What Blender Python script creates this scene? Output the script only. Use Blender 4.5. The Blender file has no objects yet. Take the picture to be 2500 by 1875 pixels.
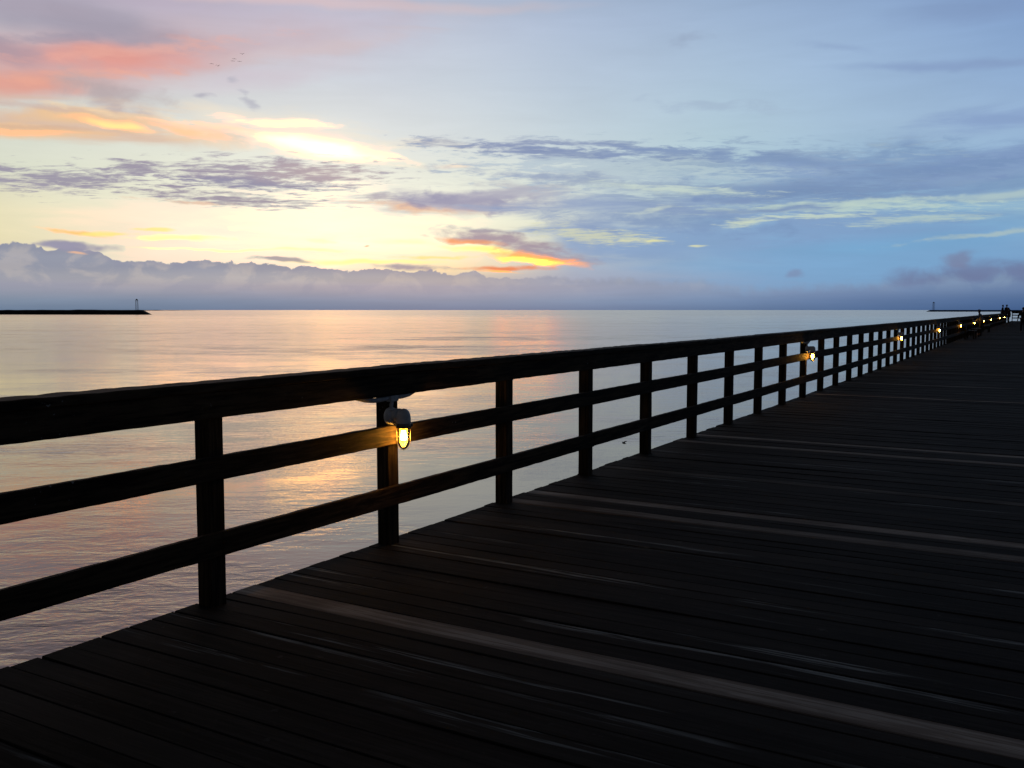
import bpy, bmesh, math, random
from mathutils import Vector, Matrix, noise
R = math.radians
random.seed(7)
sc = bpy.context.scene
COL = sc.collection

# ------------------------------------------------------------------ camera
F = 2285.0                      # focal length in pixels of a 2500 px wide frame
YAW, PITCH, H = R(30.15), R(4.521), 1.56
cd = bpy.data.cameras.new('camera'); cam = bpy.data.objects.new('camera', cd); COL.objects.link(cam)
cam.location = (0, 0, H); cam.rotation_euler = (R(90) - PITCH, 0, YAW)
cd.sensor_width = 36; cd.lens = F / 2500 * 36; cd.clip_start = .05; cd.clip_end = 200000
sc.camera = cam
WATER = H - 4.5
FWD = Vector((-math.sin(YAW), math.cos(YAW), 0)); RGT = Vector((math.cos(YAW), math.sin(YAW), 0))

def ray(px, py):
    """world direction through a point of the photograph"""
    x, y = (px - 1250) / F, -(py - 937.5) / F
    c, s = math.cos(PITCH), math.sin(PITCH)
    f = c + y * s; z = -s + y * c
    return (FWD * f + RGT * x + Vector((0, 0, z)))
def azel(px, py):
    d = ray(px, py); d.normalize()
    return math.degrees(math.atan2(d.dot(RGT), d.dot(FWD))), math.degrees(math.asin(d.z))
def on_plane(px, py, z):
    d = ray(px, py); t = (z - H) / d.z
    return Vector((0, 0, H)) + d * t
def at_depth(px, py, depth):
    d = ray(px, py); return Vector((0, 0, H)) + d * (depth / d.dot(FWD))
def bend(u):
    """the pier drifts very slightly to the left with distance"""
    T = ((-50, 0), (8, 0), (12, .02), (17, .073), (22, .125), (29.3, .225), (41.5, .42), (53.7, .617), (66, .824), (78, 1.03), (90, 1.2), (107, 1.36), (119, 1.47), (170, 1.9))
    for (a, p), (b, q) in zip(T, T[1:]):
        if u <= b: return p + (q - p) * (u - a) / (b - a)
    return 1.9

# ------------------------------------------------------------------ object helpers
def tag(o, label=None, cat=None, group=None, kind=None):
    if label: o['label'] = label
    if cat: o['category'] = cat
    if group: o['group'] = group
    if kind: o['kind'] = kind
    return o
def empty(name, loc=(0, 0, 0), rz=0):
    o = bpy.data.objects.new(name, None); o.location = loc; o.rotation_euler = (0, 0, rz); COL.objects.link(o); return o
def obj(name, bm, mat, parent=None, smooth=False):
    me = bpy.data.meshes.new(name); bm.normal_update(); bm.to_mesh(me); bm.free()
    o = bpy.data.objects.new(name, me); COL.objects.link(o)
    if mat: me.materials.append(mat)
    if parent: o.parent = parent
    if smooth:
        for p in me.polygons: p.use_smooth = True
    return o
def copy_tree(o, parent=None):
    c = o.copy(); COL.objects.link(c); c.parent = parent
    for ch in list(o.children): copy_tree(ch, c)
    return c
def box(bm, lo, hi):
    vs = [bm.verts.new((x, y, z)) for x in (lo[0], hi[0]) for y in (lo[1], hi[1]) for z in (lo[2], hi[2])]
    for f in ((0, 1, 3, 2), (4, 6, 7, 5), (0, 4, 5, 1), (2, 3, 7, 6), (0, 2, 6, 4), (1, 5, 7, 3)):
        bm.faces.new([vs[i] for i in f])
    return vs
def tube(bm, pts, r, seg=10, caps=True):
    pts = [Vector(p) for p in pts]; rings = []
    rs = r if isinstance(r, (list, tuple)) else [r] * len(pts)
    prev = None
    for i, p in enumerate(pts):
        t = (pts[min(i + 1, len(pts) - 1)] - pts[max(i - 1, 0)]).normalized()
        a = Vector((0, 0, 1)) if abs(t.z) < .9 else Vector((1, 0, 0))
        if prev is not None: a = prev
        n = (a - t * a.dot(t)).normalized(); prev = n; b = t.cross(n)
        rings.append([bm.verts.new(p + (n * math.cos(2 * math.pi * k / seg) + b * math.sin(2 * math.pi * k / seg)) * rs[i]) for k in range(seg)])
    for A, B in zip(rings, rings[1:]):
        for k in range(seg): bm.faces.new((A[k], A[(k + 1) % seg], B[(k + 1) % seg], B[k]))
    if caps:
        bm.faces.new(rings[0][::-1]); bm.faces.new(rings[-1])
def lathe(bm, prof, seg=24, M=None):
    rings = []
    for r, z in prof:
        if r < 1e-5: rings.append([bm.verts.new((0, 0, z))])
        else: rings.append([bm.verts.new((r * math.cos(2 * math.pi * k / seg), r * math.sin(2 * math.pi * k / seg), z)) for k in range(seg)])
    for A, B in zip(rings, rings[1:]):
        for k in range(seg):
            j = (k + 1) % seg
            if len(A) == 1 and len(B) == 1: continue
            if len(A) == 1: bm.faces.new((A[0], B[j], B[k]))
            elif len(B) == 1: bm.faces.new((A[k], A[j], B[0]))
            else: bm.faces.new((A[k], A[j], B[j], B[k]))
    if M is not None:
        for ring in rings:
            for v in ring: v.co = M @ v.co

# ------------------------------------------------------------------ node helpers
def lin(c):
    return tuple((x / 255 / 12.92 if x / 255 <= .04045 else ((x / 255 + .055) / 1.055) ** 2.4) for x in c)
class G:
    """small wrapper that writes node graphs"""
    def __init__(s, nt): s.nt = nt; nt.nodes.clear()
    def n(s, t, **k):
        n = s.nt.nodes.new(t)
        for a, b in k.items(): setattr(n, a, b)
        return n
    def put(s, sock, v):
        if isinstance(v, bpy.types.NodeSocket): s.nt.links.new(v, sock)
        elif v is not None:
            if isinstance(v, (tuple, list)) and len(v) == 3 and len(sock.default_value) == 4: v = tuple(v) + (1,)
            sock.default_value = v
    def m(s, op, a, b=None, c=None, clamp=False):
        n = s.n('ShaderNodeMath', operation=op, use_clamp=clamp)
        for i, v in enumerate((a, b, c)):
            if v is not None: s.put(n.inputs[i], v)
        return n.outputs[0]
    def vm(s, op, a, b=None, c=None, out=0):
        n = s.n('ShaderNodeVectorMath', operation=op)
        for i, v in enumerate((a, b, c)):
            if v is not None: s.put(n.inputs[i], v)
        return n.outputs['Value'] if op in ('LENGTH', 'DOT_PRODUCT') else n.outputs[0]
    def scale(s, a, k):
        n = s.n('ShaderNodeVectorMath', operation='SCALE'); s.put(n.inputs[0], a); s.put(n.inputs['Scale'], k); return n.outputs[0]
    def xyz(s, x, y, z=0.0):
        n = s.n('ShaderNodeCombineXYZ')
        for i, v in enumerate((x, y, z)): s.put(n.inputs[i], v)
        return n.outputs[0]
    def sep(s, v):
        n = s.n('ShaderNodeSeparateXYZ'); s.put(n.inputs[0], v); return n.outputs
    def mr(s, v, a, b, c=0.0, d=1.0, interp='SMOOTHSTEP'):
        n = s.n('ShaderNodeMapRange', interpolation_type=interp, clamp=True)
        for k, x in zip(('Value', 'From Min', 'From Max', 'To Min', 'To Max'), (v, a, b, c, d)): s.put(n.inputs[k], x)
        return n.outputs[0]
    def mix(s, f, a, b, mode='MIX'):
        n = s.n('ShaderNodeMix', data_type='RGBA', blend_type=mode, clamp_factor=True)
        s.put(n.inputs[0], f); s.put(n.inputs[6], a); s.put(n.inputs[7], b); return n.outputs[2]
    def noise(s, vec, scale, detail=4, rough=.5, dist=0.0, lac=2.0, color=False):
        n = s.n('ShaderNodeTexNoise')
        s.put(n.inputs['Vector'], vec)
        for k, x in (('Scale', scale), ('Detail', detail), ('Roughness', rough), ('Distortion', dist), ('Lacunarity', lac)): s.put(n.inputs[k], x)
        return n.outputs['Color' if color else 'Fac']
    def ramp(s, v, stops, interp='EASE'):
        n = s.n('ShaderNodeValToRGB'); cr = n.color_ramp; cr.interpolation = interp
        while len(cr.elements) > 1: cr.elements.remove(cr.elements[-1])
        cr.elements[0].position = stops[0][0]; cr.elements[0].color = tuple(stops[0][1]) + (1,)
        for p, c in stops[1:]:
            e = cr.elements.new(p); e.color = tuple(c) + (1,)
        s.put(n.inputs[0], v); return n.outputs[0]
    def mapping(s, v, loc, rot, scl, t='TEXTURE'):
        n = s.n('ShaderNodeMapping', vector_type=t)
        s.put(n.inputs[0], v); n.inputs['Location'].default_value = loc; n.inputs['Rotation'].default_value = rot; n.inputs['Scale'].default_value = scl
        return n.outputs[0]
def material(name):
    m = bpy.data.materials.new(name); m.use_nodes = True; g = G(m.node_tree)
    out = g.n('ShaderNodeOutputMaterial'); return m, g, out
def principled(g, out, color, rough=.6, spec=.5, metal=0.0, normal=None):
    p = g.n('ShaderNodeBsdfPrincipled')
    g.put(p.inputs['Base Color'], color); g.put(p.inputs['Roughness'], rough)
    g.put(p.inputs['Specular IOR Level'], spec); g.put(p.inputs['Metallic'], metal)
    if normal is not None: g.put(p.inputs['Normal'], normal)
    g.nt.links.new(p.outputs[0], out.inputs['Surface']); return p
def bump(g, h, strength, dist, normal=None):
    b = g.n('ShaderNodeBump'); g.put(b.inputs['Height'], h); g.put(b.inputs['Strength'], strength); g.put(b.inputs['Distance'], dist)
    if normal is not None: g.put(b.inputs['Normal'], normal)
    return b.outputs[0]

# ================================================================== SKY (world)
def build_sky():
    w = bpy.data.worlds.new('World'); sc.world = w; w.use_nodes = True
    g = G(w.node_tree)
    out = g.n('ShaderNodeOutputWorld')
    d = g.vm('NORMALIZE', g.n('ShaderNodeTexCoord').outputs['Generated'])
    f = g.vm('DOT_PRODUCT', d, tuple(FWD)); r = g.vm('DOT_PRODUCT', d, tuple(RGT)); z = g.sep(d)[2]
    az = g.m('DEGREES', g.m('ARCTAN2', r, f)); el = g.m('DEGREES', g.m('ARCSINE', z))
    # cloud deck plane: perspective squeezes it towards the horizon
    q = g.m('DIVIDE', 1.0, g.m('ADD', g.m('ABSOLUTE', z), .06))
    plane = g.xyz(g.m('MULTIPLY', r, q), g.m('MULTIPLY', f, q), 0.0)
    azel_v = g.xyz(az, el, 0.0)
    # noise fields
    soft = g.noise(g.mapping(plane, (0, 0, 0), (0, 0, .2), (1, 1, 1), 'POINT'), .9, 5, .55, .3)
    ripple = g.noise(g.mapping(plane, (3, 1, 0), (0, 0, -.12), (1.1, 1.7, 1), 'POINT'), 6.0, 7, .66, .3)
    wisp = g.noise(g.mapping(azel_v, (5, 2, 0), (0, 0, .04), (.075, .55, 1), 'POINT'), 1.6, 6, .6, .5)
    puff = g.noise(g.mapping(azel_v, (1, 7, 0), (0, 0, 0), (.55, .85, 1), 'POINT'), .8, 5, .55, .4)
    fine = g.noise(g.mapping(azel_v, (2, 4, 0), (0, 0, .05), (.4, 1.3, 1), 'POINT'), 1.3, 5, .6, .3)
    warpc = g.noise(g.mapping(azel_v, (0, 0, 0), (0, 0, 0), (.3, .6, 1), 'POINT'), 1.0, 3, .5, 0, color=True)
    warp = g.vm('SUBTRACT', warpc, (.5, .5, .5))
    P = g.vm('ADD', azel_v, g.vm('MULTIPLY', warp, (4.5, .75, 0)))
    # ---- base colours, rows by elevation, columns by azimuth
    XS = (0, 400, 800, 1100, 1400, 1750, 2100, 2500)
    rows = [
        (756, ((108, 126, 152), (104, 124, 152), (104, 124, 155), (106, 126, 160), (104, 124, 160), (98, 120, 160), (82, 106, 150), (66, 92, 140))),
        (735, ((126, 140, 162), (122, 138, 164), (124, 140, 168), (124, 140, 170), (122, 142, 176), (114, 136, 176), (98, 120, 164), (80, 104, 150))),
        (700, ((160, 158, 174), (164, 160, 174), (162, 158, 176), (160, 158, 178), (150, 156, 184), (140, 154, 190), (126, 144, 186), (112, 130, 172))),
        (655, ((220, 206, 186), (242, 227, 204), (254, 240, 212), (255, 224, 180), (160, 172, 198), (134, 166, 206), (126, 164, 210), (122, 148, 194))),
        (600, ((236, 222, 184), (246, 235, 214), (254, 246, 230), (253, 240, 214), (196, 200, 198), (128, 162, 204), (122, 164, 210), (136, 168, 208))),
        (540, ((236, 224, 190), (246, 238, 214), (254, 249, 230), (249, 242, 220), (214, 216, 208), (160, 182, 206), (156, 182, 208), (156, 182, 208))),
        (450, ((222, 222, 204), (234, 232, 214), (246, 242, 226), (232, 232, 222), (206, 214, 216), (182, 200, 214), (160, 184, 214), (156, 180, 214))),
        (330, ((214, 214, 206), (220, 220, 214), (224, 224, 222), (212, 216, 222), (196, 206, 220), (184, 200, 220), (170, 188, 218), (158, 178, 216))),
        (200, ((196, 188, 196), (206, 200, 208), (206, 208, 218), (200, 206, 220), (188, 198, 220), (178, 192, 220), (164, 182, 218), (146, 168, 212))),
        (60, ((176, 166, 184), (190, 176, 194), (196, 190, 208), (190, 194, 214), (178, 188, 216), (166, 180, 214), (152, 170, 210), (134, 156, 204))),
        (-150, ((150, 138, 156), (158, 148, 168), (164, 162, 184), (158, 164, 190), (150, 162, 192), (136, 152, 188), (122, 140, 180), (106, 126, 170))),
    ]
    azn = g.mr(az, -75, 75, 0, 1, 'LINEAR')
    def colramp(cols, py, k=1.0, dep=None):
        a_in = azn if dep is None else g.m('MULTIPLY_ADD', g.sep(dep)[0], 1e-9, azn)
        st = []
        first = lin(cols[0]); last = lin(cols[-1])
        for dz, kk in ((-75, .15), (-55, .34), (-40, .76)):
            st.append(((dz + 75) / 150, tuple(c * kk * k for c in first)))
        for x, c in zip(XS, cols):
            a, _ = azel(x, py); st.append(((a + 75) / 150, tuple(q_ * k for q_ in lin(c))))
        for dz, kk in ((40, .58), (55, .28), (75, .15)):
            st.append(((dz + 75) / 150, tuple(c * kk * k for c in last)))
        return g.ramp(a_in, st, 'LINEAR')
    base = None; pe = None
    for py, cols in rows:
        e = azel(1250, py)[1]
        c = colramp(cols, py, dep=base)
        if base is None: base = c
        else: base = g.mix(g.mr(el, pe, e, 0, 1, 'LINEAR'), base, c)
        pe = e
    hi = colramp(tuple((74, 80, 92) for _ in XS), 200, dep=base)
    base = g.mix(g.mr(el, pe, 38, 0, 1), base, hi)
    base = g.mix(g.mr(el, 36, 55, 0, 1), base, (.020, .024, .030))
    PX = 1 / 39.9                           # degrees per photograph pixel
    fields = {'soft': soft, 'ripple': ripple, 'wisp': wisp, 'puff': puff, 'fine': fine}
    layers = []
    def apply(cur, L):
        cx, cy, rx, ry, rot, col, a, inner, field, k, gain = L
        A, E_ = azel(cx, cy)
        # (the tiny term makes the layers evaluate one after another, which keeps the shader within its stack)
        pp = g.vm('MULTIPLY_ADD', cur, (1e-9, 1e-9, 0), P)
        dd = g.vm('LENGTH', g.mapping(pp, (A, E_, 0), (0, 0, R(rot)), (rx * PX, ry * PX, 1)))
        sh = 0
        if field: dd = g.m('MULTIPLY_ADD', fields[field], k, dd); sh = k * .5
        mk = g.mr(dd, 1.0 + sh, inner + sh, 0, a)
        return g.mix(mk, cur, tuple(x * gain for x in lin(col)))
    def blob(cx, cy, rx, ry, rot, col, a=1.0, inner=.3, field='wisp', k=1.6, gain=1.0):
        layers.append((cx, cy, rx, ry, rot, col, a, inner, field, k, gain))
    # --- high pink and mauve clouds, upper left
    blob(700, 0, 800, 22, 0, (222, 190, 190), .6, .1, 'soft', 1.2)
    blob(620, 110, 560, 95, 9, (202, 176, 184), .75, .1, 'soft', 1.6)
    blob(250, 150, 460, 80, 6, (216, 160, 158), .85, .1, 'soft', 1.4)
    blob(230, 60, 330, 60, -6, (160, 152, 170), .85, .1, 'soft', 1.6)
    blob(120, 25, 200, 30, -4, (172, 160, 176), .6, .1, 'soft', 1.4)
    blob(290, 142, 230, 42, 3, (229, 154, 144), .85, .1, 'soft', 1.3)
    blob(40, 205, 190, 42, 6, (232, 158, 142), .85, .1, 'soft', 1.3)
    blob(20, 125, 110, 30, -12, (172, 148, 162), .75, .1, 'soft', 1.4)
    blob(620, 190, 330, 40, 10, (208, 192, 204), .6, .1, 'soft', 1.2)
    blob(330, 120, 330, 22, 10, (238, 172, 158), .55, .0, 'fine', 2.6)
    blob(180, 190, 260, 18, 8, (240, 170, 150), .6, .0, 'fine', 2.6)
    blob(150, 95, 260, 16, 6, (150, 144, 164), .5, .0, 'fine', 2.6)
    blob(700, 130, 420, 26, 10, (212, 190, 194), .5, .0, 'wisp', 2.6)
    # --- grey-violet veil above the golden band
    blob(270, 235, 150, 60, -12, (186, 168, 172), .85, .1, 'puff', 1.8)
    blob(490, 232, 26, 12, 0, (172, 168, 184), .7, .1, 'fine', 1.6)
    blob(595, 245, 46, 11, -28, (168, 166, 184), .6, .1, 'fine', 2.0)
    blob(575, 198, 30, 8, 12, (182, 178, 192), .7, .1, 'fine', 1.6)
    # --- golden band
    blob(150, 300, 370, 52, -2, (224, 186, 164), .85, .1, 'wisp', 2.0)
    blob(250, 287, 230, 26, 0, (248, 200, 146), .85, .1, 'wisp', 1.8, gain=1.0)
    blob(60, 322, 180, 20, 3, (252, 200, 148), .9, .1, 'wisp', 1.8)
    blob(285, 307, 85, 14, -4, (255, 206, 132), .95, .1, 'wisp', 1.4, gain=1.4)
    blob(470, 315, 260, 40, -8, (240, 204, 172), .8, .1, 'wisp', 2.0)
    blob(470, 322, 140, 15, -6, (255, 206, 156), .8, .1, 'wisp', 1.8)
    blob(590, 335, 60, 26, -10, (212, 190, 184), .6, .1, 'wisp', 1.8)
    blob(200, 270, 300, 12, -2, (206, 178, 170), .6, .0, 'fine', 2.8)
    blob(380, 292, 330, 10, -5, (255, 222, 178), .6, .0, 'fine', 2.8)
    blob(560, 312, 240, 9, -6, (255, 226, 186), .65, .0, 'fine', 2.6)
    blob(120, 312, 200, 8, 2, (214, 178, 158), .6, .0, 'fine', 2.6)
    # --- white-hot patch
    blob(740, 320, 330, 60, -4, (250, 232, 210), .75, .05, 'wisp', 1.8)
    blob(770, 360, 240, 40, -5, (255, 240, 206), .9, .1, 'wisp', 1.6, gain=1.2)
    blob(775, 362, 165, 24, -7, (255, 208, 166), 1.0, .0, 'wisp', 1.4, gain=2.9)
    blob(730, 305, 185, 16, -2, (255, 230, 186), .95, .1, 'wisp', 1.8, gain=1.45)
    blob(955, 385, 75, 12, -14, (255, 240, 216), .85, .1, 'fine', 2.0, gain=1.05)
    blob(1130, 405, 70, 8, 0, (250, 226, 206), .75, .1, 'fine', 2.0)
    # --- grey-mauve strips over the yellow glow
    blob(150, 438, 290, 34, 2, (156, 148, 168), .95, .0, 'ripple', 4.2)
    blob(350, 415, 110, 26, 0, (154, 146, 166), .9, .0, 'ripple', 3.6)
    blob(620, 425, 350, 44, 2, (158, 148, 168), .95, .0, 'ripple', 4.0)
    blob(620, 448, 240, 16, -1, (140, 138, 166), .9, .0, 'ripple', 3.0)
    blob(760, 425, 170, 30, 0, (184, 164, 170), .6, .0, 'ripple', 3.2)
    blob(570, 484, 270, 20, -2, (152, 142, 162), .95, .0, 'ripple', 3.2)
    blob(470, 492, 130, 6, -2, (232, 184, 160), .7, .0, 'fine', 3.0)
    # --- mauve sheet right of centre, orange underside
    blob(1150, 485, 330, 52, 0, (166, 164, 188), .95, .1, 'wisp', 2.4)
    blob(1020, 505, 190, 16, -3, (238, 190, 160), .85, .1, 'fine', 2.4)
    blob(1130, 492, 230, 26, -2, (142, 144, 178), .9, .1, 'fine', 2.6)
    blob(1280, 470, 230, 40, 0, (172, 172, 192), .8, .1, 'wisp', 2.2)
    blob(930, 480, 90, 12, 0, (160, 152, 172), .7, .1, 'ripple', 3.0)
    # --- large rippled blue deck to the right
    blob(1090, 352, 120, 16, -4, (160, 164, 186), .85, .0, 'ripple', 3.4)
    blob(2150, 640, 620, 210, 0, (124, 164, 210), .8, .2, 'soft', 1.0)
    blob(1880, 560, 620, 80, 0, (130, 158, 204), .95, .1, 'wisp', 2.2)
    blob(1560, 585, 330, 75, -6, (130, 160, 204), .95, .1, 'wisp', 2.2)
    blob(1500, 512, 330, 70, 0, (150, 168, 200), .8, .1, 'wisp', 2.6)
    blob(1750, 500, 560, 60, -2, (136, 156, 198), .95, .0, 'wisp', 3.0)
    blob(2250, 440, 560, 88, 1, (128, 152, 194), 1.0, .25, 'wisp', 1.8)
    blob(2000, 400, 420, 30, 3, (126, 148, 192), .9, .0, 'fine', 2.8)
    blob(2150, 455, 420, 22, -1, (122, 146, 190), .8, .0, 'fine', 2.8)
    blob(1750, 455, 420, 16, -3, (128, 148, 190), .8, .0, 'ripple', 3.0)
    blob(2420, 395, 300, 55, 8, (132, 150, 196), .95, .2, 'wisp', 1.8)
    blob(1700, 404, 600, 62, -1, (136, 154, 192), .95, .0, 'ripple', 3.4)
    blob(1370, 378, 260, 26, -4, (124, 142, 184), .95, .1, 'ripple', 2.8)
    blob(1980, 420, 330, 58, -8, (134, 152, 198), .95, .1, 'ripple', 2.6)
    blob(1480, 430, 300, 26, -3, (176, 186, 206), .7, .0, 'ripple', 3.0)
    blob(1700, 420, 560, 66, -2, (176, 192, 212), .62, .0, 'ripple', 5.0)
    blob(2200, 430, 420, 60, 0, (150, 172, 206), .35, .0, 'fine', 4.0)
    blob(1500, 400, 420, 50, -4, (190, 202, 214), .7, .0, 'ripple', 5.0)
    blob(1900, 470, 460, 34, -1, (116, 138, 184), .7, .0, 'ripple', 3.4)
    blob(1330, 372, 270, 20, -4, (118, 136, 180), .9, .0, 'ripple', 3.4)
    blob(2250, 415, 420, 30, 4, (120, 142, 188), .75, .0, 'ripple', 2.6)
    blob(2120, 600, 380, 30, 2, (118, 168, 214), .5, .0, 'wisp', 2.0)
    blob(1350, 352, 330, 14, -2, (134, 148, 186), .8, .0, 'ripple', 3.6)
    blob(1600, 372, 330, 20, -2, (128, 146, 188), .8, .0, 'ripple', 3.8)
    blob(1900, 392, 360, 22, -6, (126, 146, 190), .85, .0, 'ripple', 3.2)
    blob(1450, 440, 360, 20, -4, (140, 156, 192), .75, .0, 'fine', 3.2)
    blob(1620, 545, 420, 34, -4, (120, 146, 192), .75, .0, 'fine', 2.8)
    # pale yellow-green openings
    blob(1640, 460, 280, 15, -5, (208, 216, 210), .8, .0, 'ripple', 3.0)
    blob(2080, 508, 430, 18, -1, (196, 208, 204), .8, .0, 'ripple', 3.2)
    blob(2150, 492, 330, 9, 1, (200, 210, 204), .7, .0, 'fine', 2.6)
    blob(1840, 540, 95, 12, 8, (216, 218, 198), .85, .0, 'ripple', 2.2)
    blob(1990, 530, 170, 8, 0, (206, 212, 200), .8, .1, 'ripple', 2.4)
    blob(2250, 535, 220, 12, 2, (190, 200, 198), .75, .0, 'ripple', 2.6)
    blob(2400, 572, 200, 8, 5, (182, 192, 194), .7, .0, 'fine', 2.6)
    blob(2450, 480, 180, 12, 0, (190, 202, 206), .75, .0, 'wisp', 2.4)
    blob(1565, 507, 70, 12, 10, (206, 212, 206), .7, .0, 'ripple', 2.4)
    blob(1450, 572, 190, 24, -6, (212, 210, 182), .75, .0, 'ripple', 3.2)
    blob(1570, 590, 95, 8, -3, (232, 222, 170), .95, .1, 'fine', 1.8)
    blob(1712, 604, 32, 4, 2, (232, 224, 182), .9, .0, 'fine', 1.4)
    blob(1725, 490, 32, 11, 0, (124, 146, 192), .9, .2, 'puff', 1.8)
    blob(1800, 492, 50, 12, 0, (128, 148, 192), .9, .2, 'puff', 1.8)
    blob(1900, 513, 160, 8, 1, (126, 146, 190), .9, .1, 'ripple', 2.4)
    # --- yellow glow and fire streaks low in the centre
    blob(800, 610, 560, 52, 0, (255, 242, 212), .5, .0, 'wisp', 1.6, gain=1.02)
    blob(170, 566, 110, 7, -7, (250, 198, 118), .95, .1, 'fine', 1.6, gain=1.05)
    blob(250, 572, 90, 7, 2, (255, 226, 130), .9, .1, 'fine', 1.6, gain=1.1)
    blob(410, 580, 150, 9, 3, (255, 236, 164), .95, .1, 'fine', 2.0, gain=1.2)
    blob(380, 560, 50, 5, 2, (255, 226, 140), .9, .1, 'fine', 2.0, gain=1.1)
    blob(650, 557, 105, 8, 0, (255, 252, 200), .95, .1, 'fine', 2.0, gain=1.3)
    blob(780, 587, 60, 7, -3, (255, 250, 190), .95, .1, 'fine', 2.0, gain=1.2)
    blob(1000, 592, 240, 17, -2, (255, 250, 170), .95, .0, 'wisp', 2.2, gain=1.35)
    blob(1180, 612, 170, 15, -8, (255, 232, 130), .95, .0, 'wisp', 2.2, gain=1.25)
    blob(900, 640, 220, 9, 0, (255, 236, 150), .8, .0, 'wisp', 2.0, gain=1.1)
    blob(600, 608, 300, 5, 1, (255, 244, 170), .8, .0, 'wisp', 2.0, gain=1.15)
    blob(900, 598, 16, 4, 0, (212, 176, 130), .9, .2, 'fine', 1.4)
    blob(1190, 560, 120, 9, -6, (150, 146, 168), .9, .1, 'fine', 2.0)
    blob(1230, 588, 190, 26, -8, (152, 138, 162), .95, .15, 'fine', 1.6)
    blob(1160, 592, 120, 10, -8, (240, 150, 104), .9, .1, 'fine', 1.4)
    blob(1330, 622, 190, 26, -8, (150, 140, 168), .9, .1, 'fine', 1.6)
    blob(1310, 632, 150, 18, -7, (255, 152, 80), .95, .05, 'fine', 2.0, gain=1.4)
    blob(1290, 636, 95, 9, -5, (255, 186, 84), .95, .1, 'fine', 1.8, gain=2.3)
    blob(1230, 655, 150, 9, 1, (232, 124, 88), .95, .1, 'fine', 1.4)
    blob(1215, 662, 90, 5, -2, (255, 176, 96), .9, .1, 'fine', 1.8, gain=1.2)
    blob(1060, 628, 110, 7, 0, (255, 214, 130), .8, .1, 'fine', 1.8, gain=1.1)
    # --- low cloud bank with a billowed top, falling to the right
    topx = [(-300, 575), (0, 592), (120, 596), (230, 606), (300, 624), (430, 630), (650, 636), (840, 648), (1050, 655), (1250, 670), (1500, 668), (1700, 672), (1850, 684), (2100, 672), (2300, 640), (2500, 634), (2800, 630)]
    st = []
    for x, y in topx:
        a, e = azel(x, y + 4); st.append(((a + 40) / 80, (e / 10, 0, 0)))
    tn = g.ramp(g.mr(az, -40, 40, 0, 1, 'LINEAR'), st, 'LINEAR')
    top = g.m('MULTIPLY', g.sep(tn)[0], 10.0)
    bil = g.m('ADD', g.m('MULTIPLY', g.noise(g.mapping(azel_v, (0, 3, 0), (0, 0, 0), (1.0, .7, 1), 'POINT'), .5, 2, .45, 0), .66), g.m('MULTIPLY', g.noise(g.mapping(azel_v, (4, 3, 0), (0, 0, 0), (1.0, 1.0, 1), 'POINT'), 1.7, 3, .5, .6), .34))
    topn = g.m('ADD', top, g.m('MULTIPLY', g.m('SUBTRACT', bil, .52), 1.7))
    below = g.m('SUBTRACT', topn, el)
    sharp = g.mr(az, 0, 14, .09, .9, 'LINEAR')
    bank = g.mr(below, 0.0, sharp, 0, .97)
    lower = g.mr(el, 0, 3.4, 0, 1, 'LINEAR')
    bcolL = g.mix(g.mr(az, -10, 24, 0, 1, 'LINEAR'), lin((141, 146, 166)), lin((128, 146, 182)))
    bcolL = g.mix(g.mr(az, 20, 29, 0, .8, 'LINEAR'), bcolL, lin((108, 122, 162)))
    pale = g.mix(g.mr(az, -10, 24, 0, 1, 'LINEAR'), lin((172, 167, 174)), lin((140, 153, 182)))
    pf = g.mr(puff, .47, .60, 0, .85)
    bc = g.mix(pf, bcolL, pale)
    dark_edge = g.mr(below, .0, .55, .55, 0)
    bc = g.mix(dark_edge, bc, g.mix(g.mr(az, -10, 24, 0, 1, 'LINEAR'), lin((134, 138, 164)), lin((126, 146, 186))))
    # towards the horizon the bank sinks into the blue base rows
    bc = g.mix(g.mr(el, .6, 2.5, 1, 0), bc, base)
    layers.append(lambda cur: g.mix(bank, cur, bc))
    blob(190, 603, 90, 15, -6, (150, 146, 170), .95, .3, 'puff', 1.2)
    blob(140, 596, 55, 10, 0, (152, 148, 172), .95, .3, 'puff', 1.2)
    blob(205, 618, 40, 5, -3, (250, 190, 150), .7, .2, 'fine', 1.2)
    blob(668, 633, 85, 8, -3, (158, 148, 160), .9, .2, 'fine', 1.8)
    blob(1010, 655, 95, 11, -2, (150, 144, 166), .9, .2, 'fine', 1.6)
    blob(2380, 664, 220, 34, 2, (112, 120, 162), .85, .2, 'puff', 1.5)
    blob(2330, 632, 60, 20, 10, (124, 130, 168), .8, .2, 'puff', 1.4)
    blob(1925, 668, 40, 16, 5, (124, 140, 182), .75, .2, 'puff', 1.6)
    # --- faint high wisps to the upper right
    blob(2300, 160, 330, 16, -4, (140, 156, 200), .75, .0, 'soft', 1.6)
    blob(2050, 120, 130, 14, -10, (148, 164, 204), .6, .0, 'soft', 1.6)
    blob(1690, 95, 70, 18, 4, (156, 166, 196), .6, .0, 'fine', 2.0)
    blob(1750, 260, 190, 20, -6, (166, 178, 206), .6, .0, 'fine', 2.6)
    blob(2420, 300, 210, 38, 3, (142, 160, 206), .8, .0, 'wisp', 2.2)
    blob(2400, 20, 260, 40, 0, (132, 148, 192), .5, .0, 'soft', 1.6)
    # fine overall unevenness of the air
    un = g.mr(g.m('ADD', g.m('MULTIPLY', soft, .5), g.m('MULTIPLY', wisp, .5)), .35, .65, .955, 1.045, 'LINEAR')
    # the sun side only: behind the viewer and overhead the dawn sky is still dark
    back = g.mr(g.m('ABSOLUTE', az), 60, 120, 1, .75)
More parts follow.
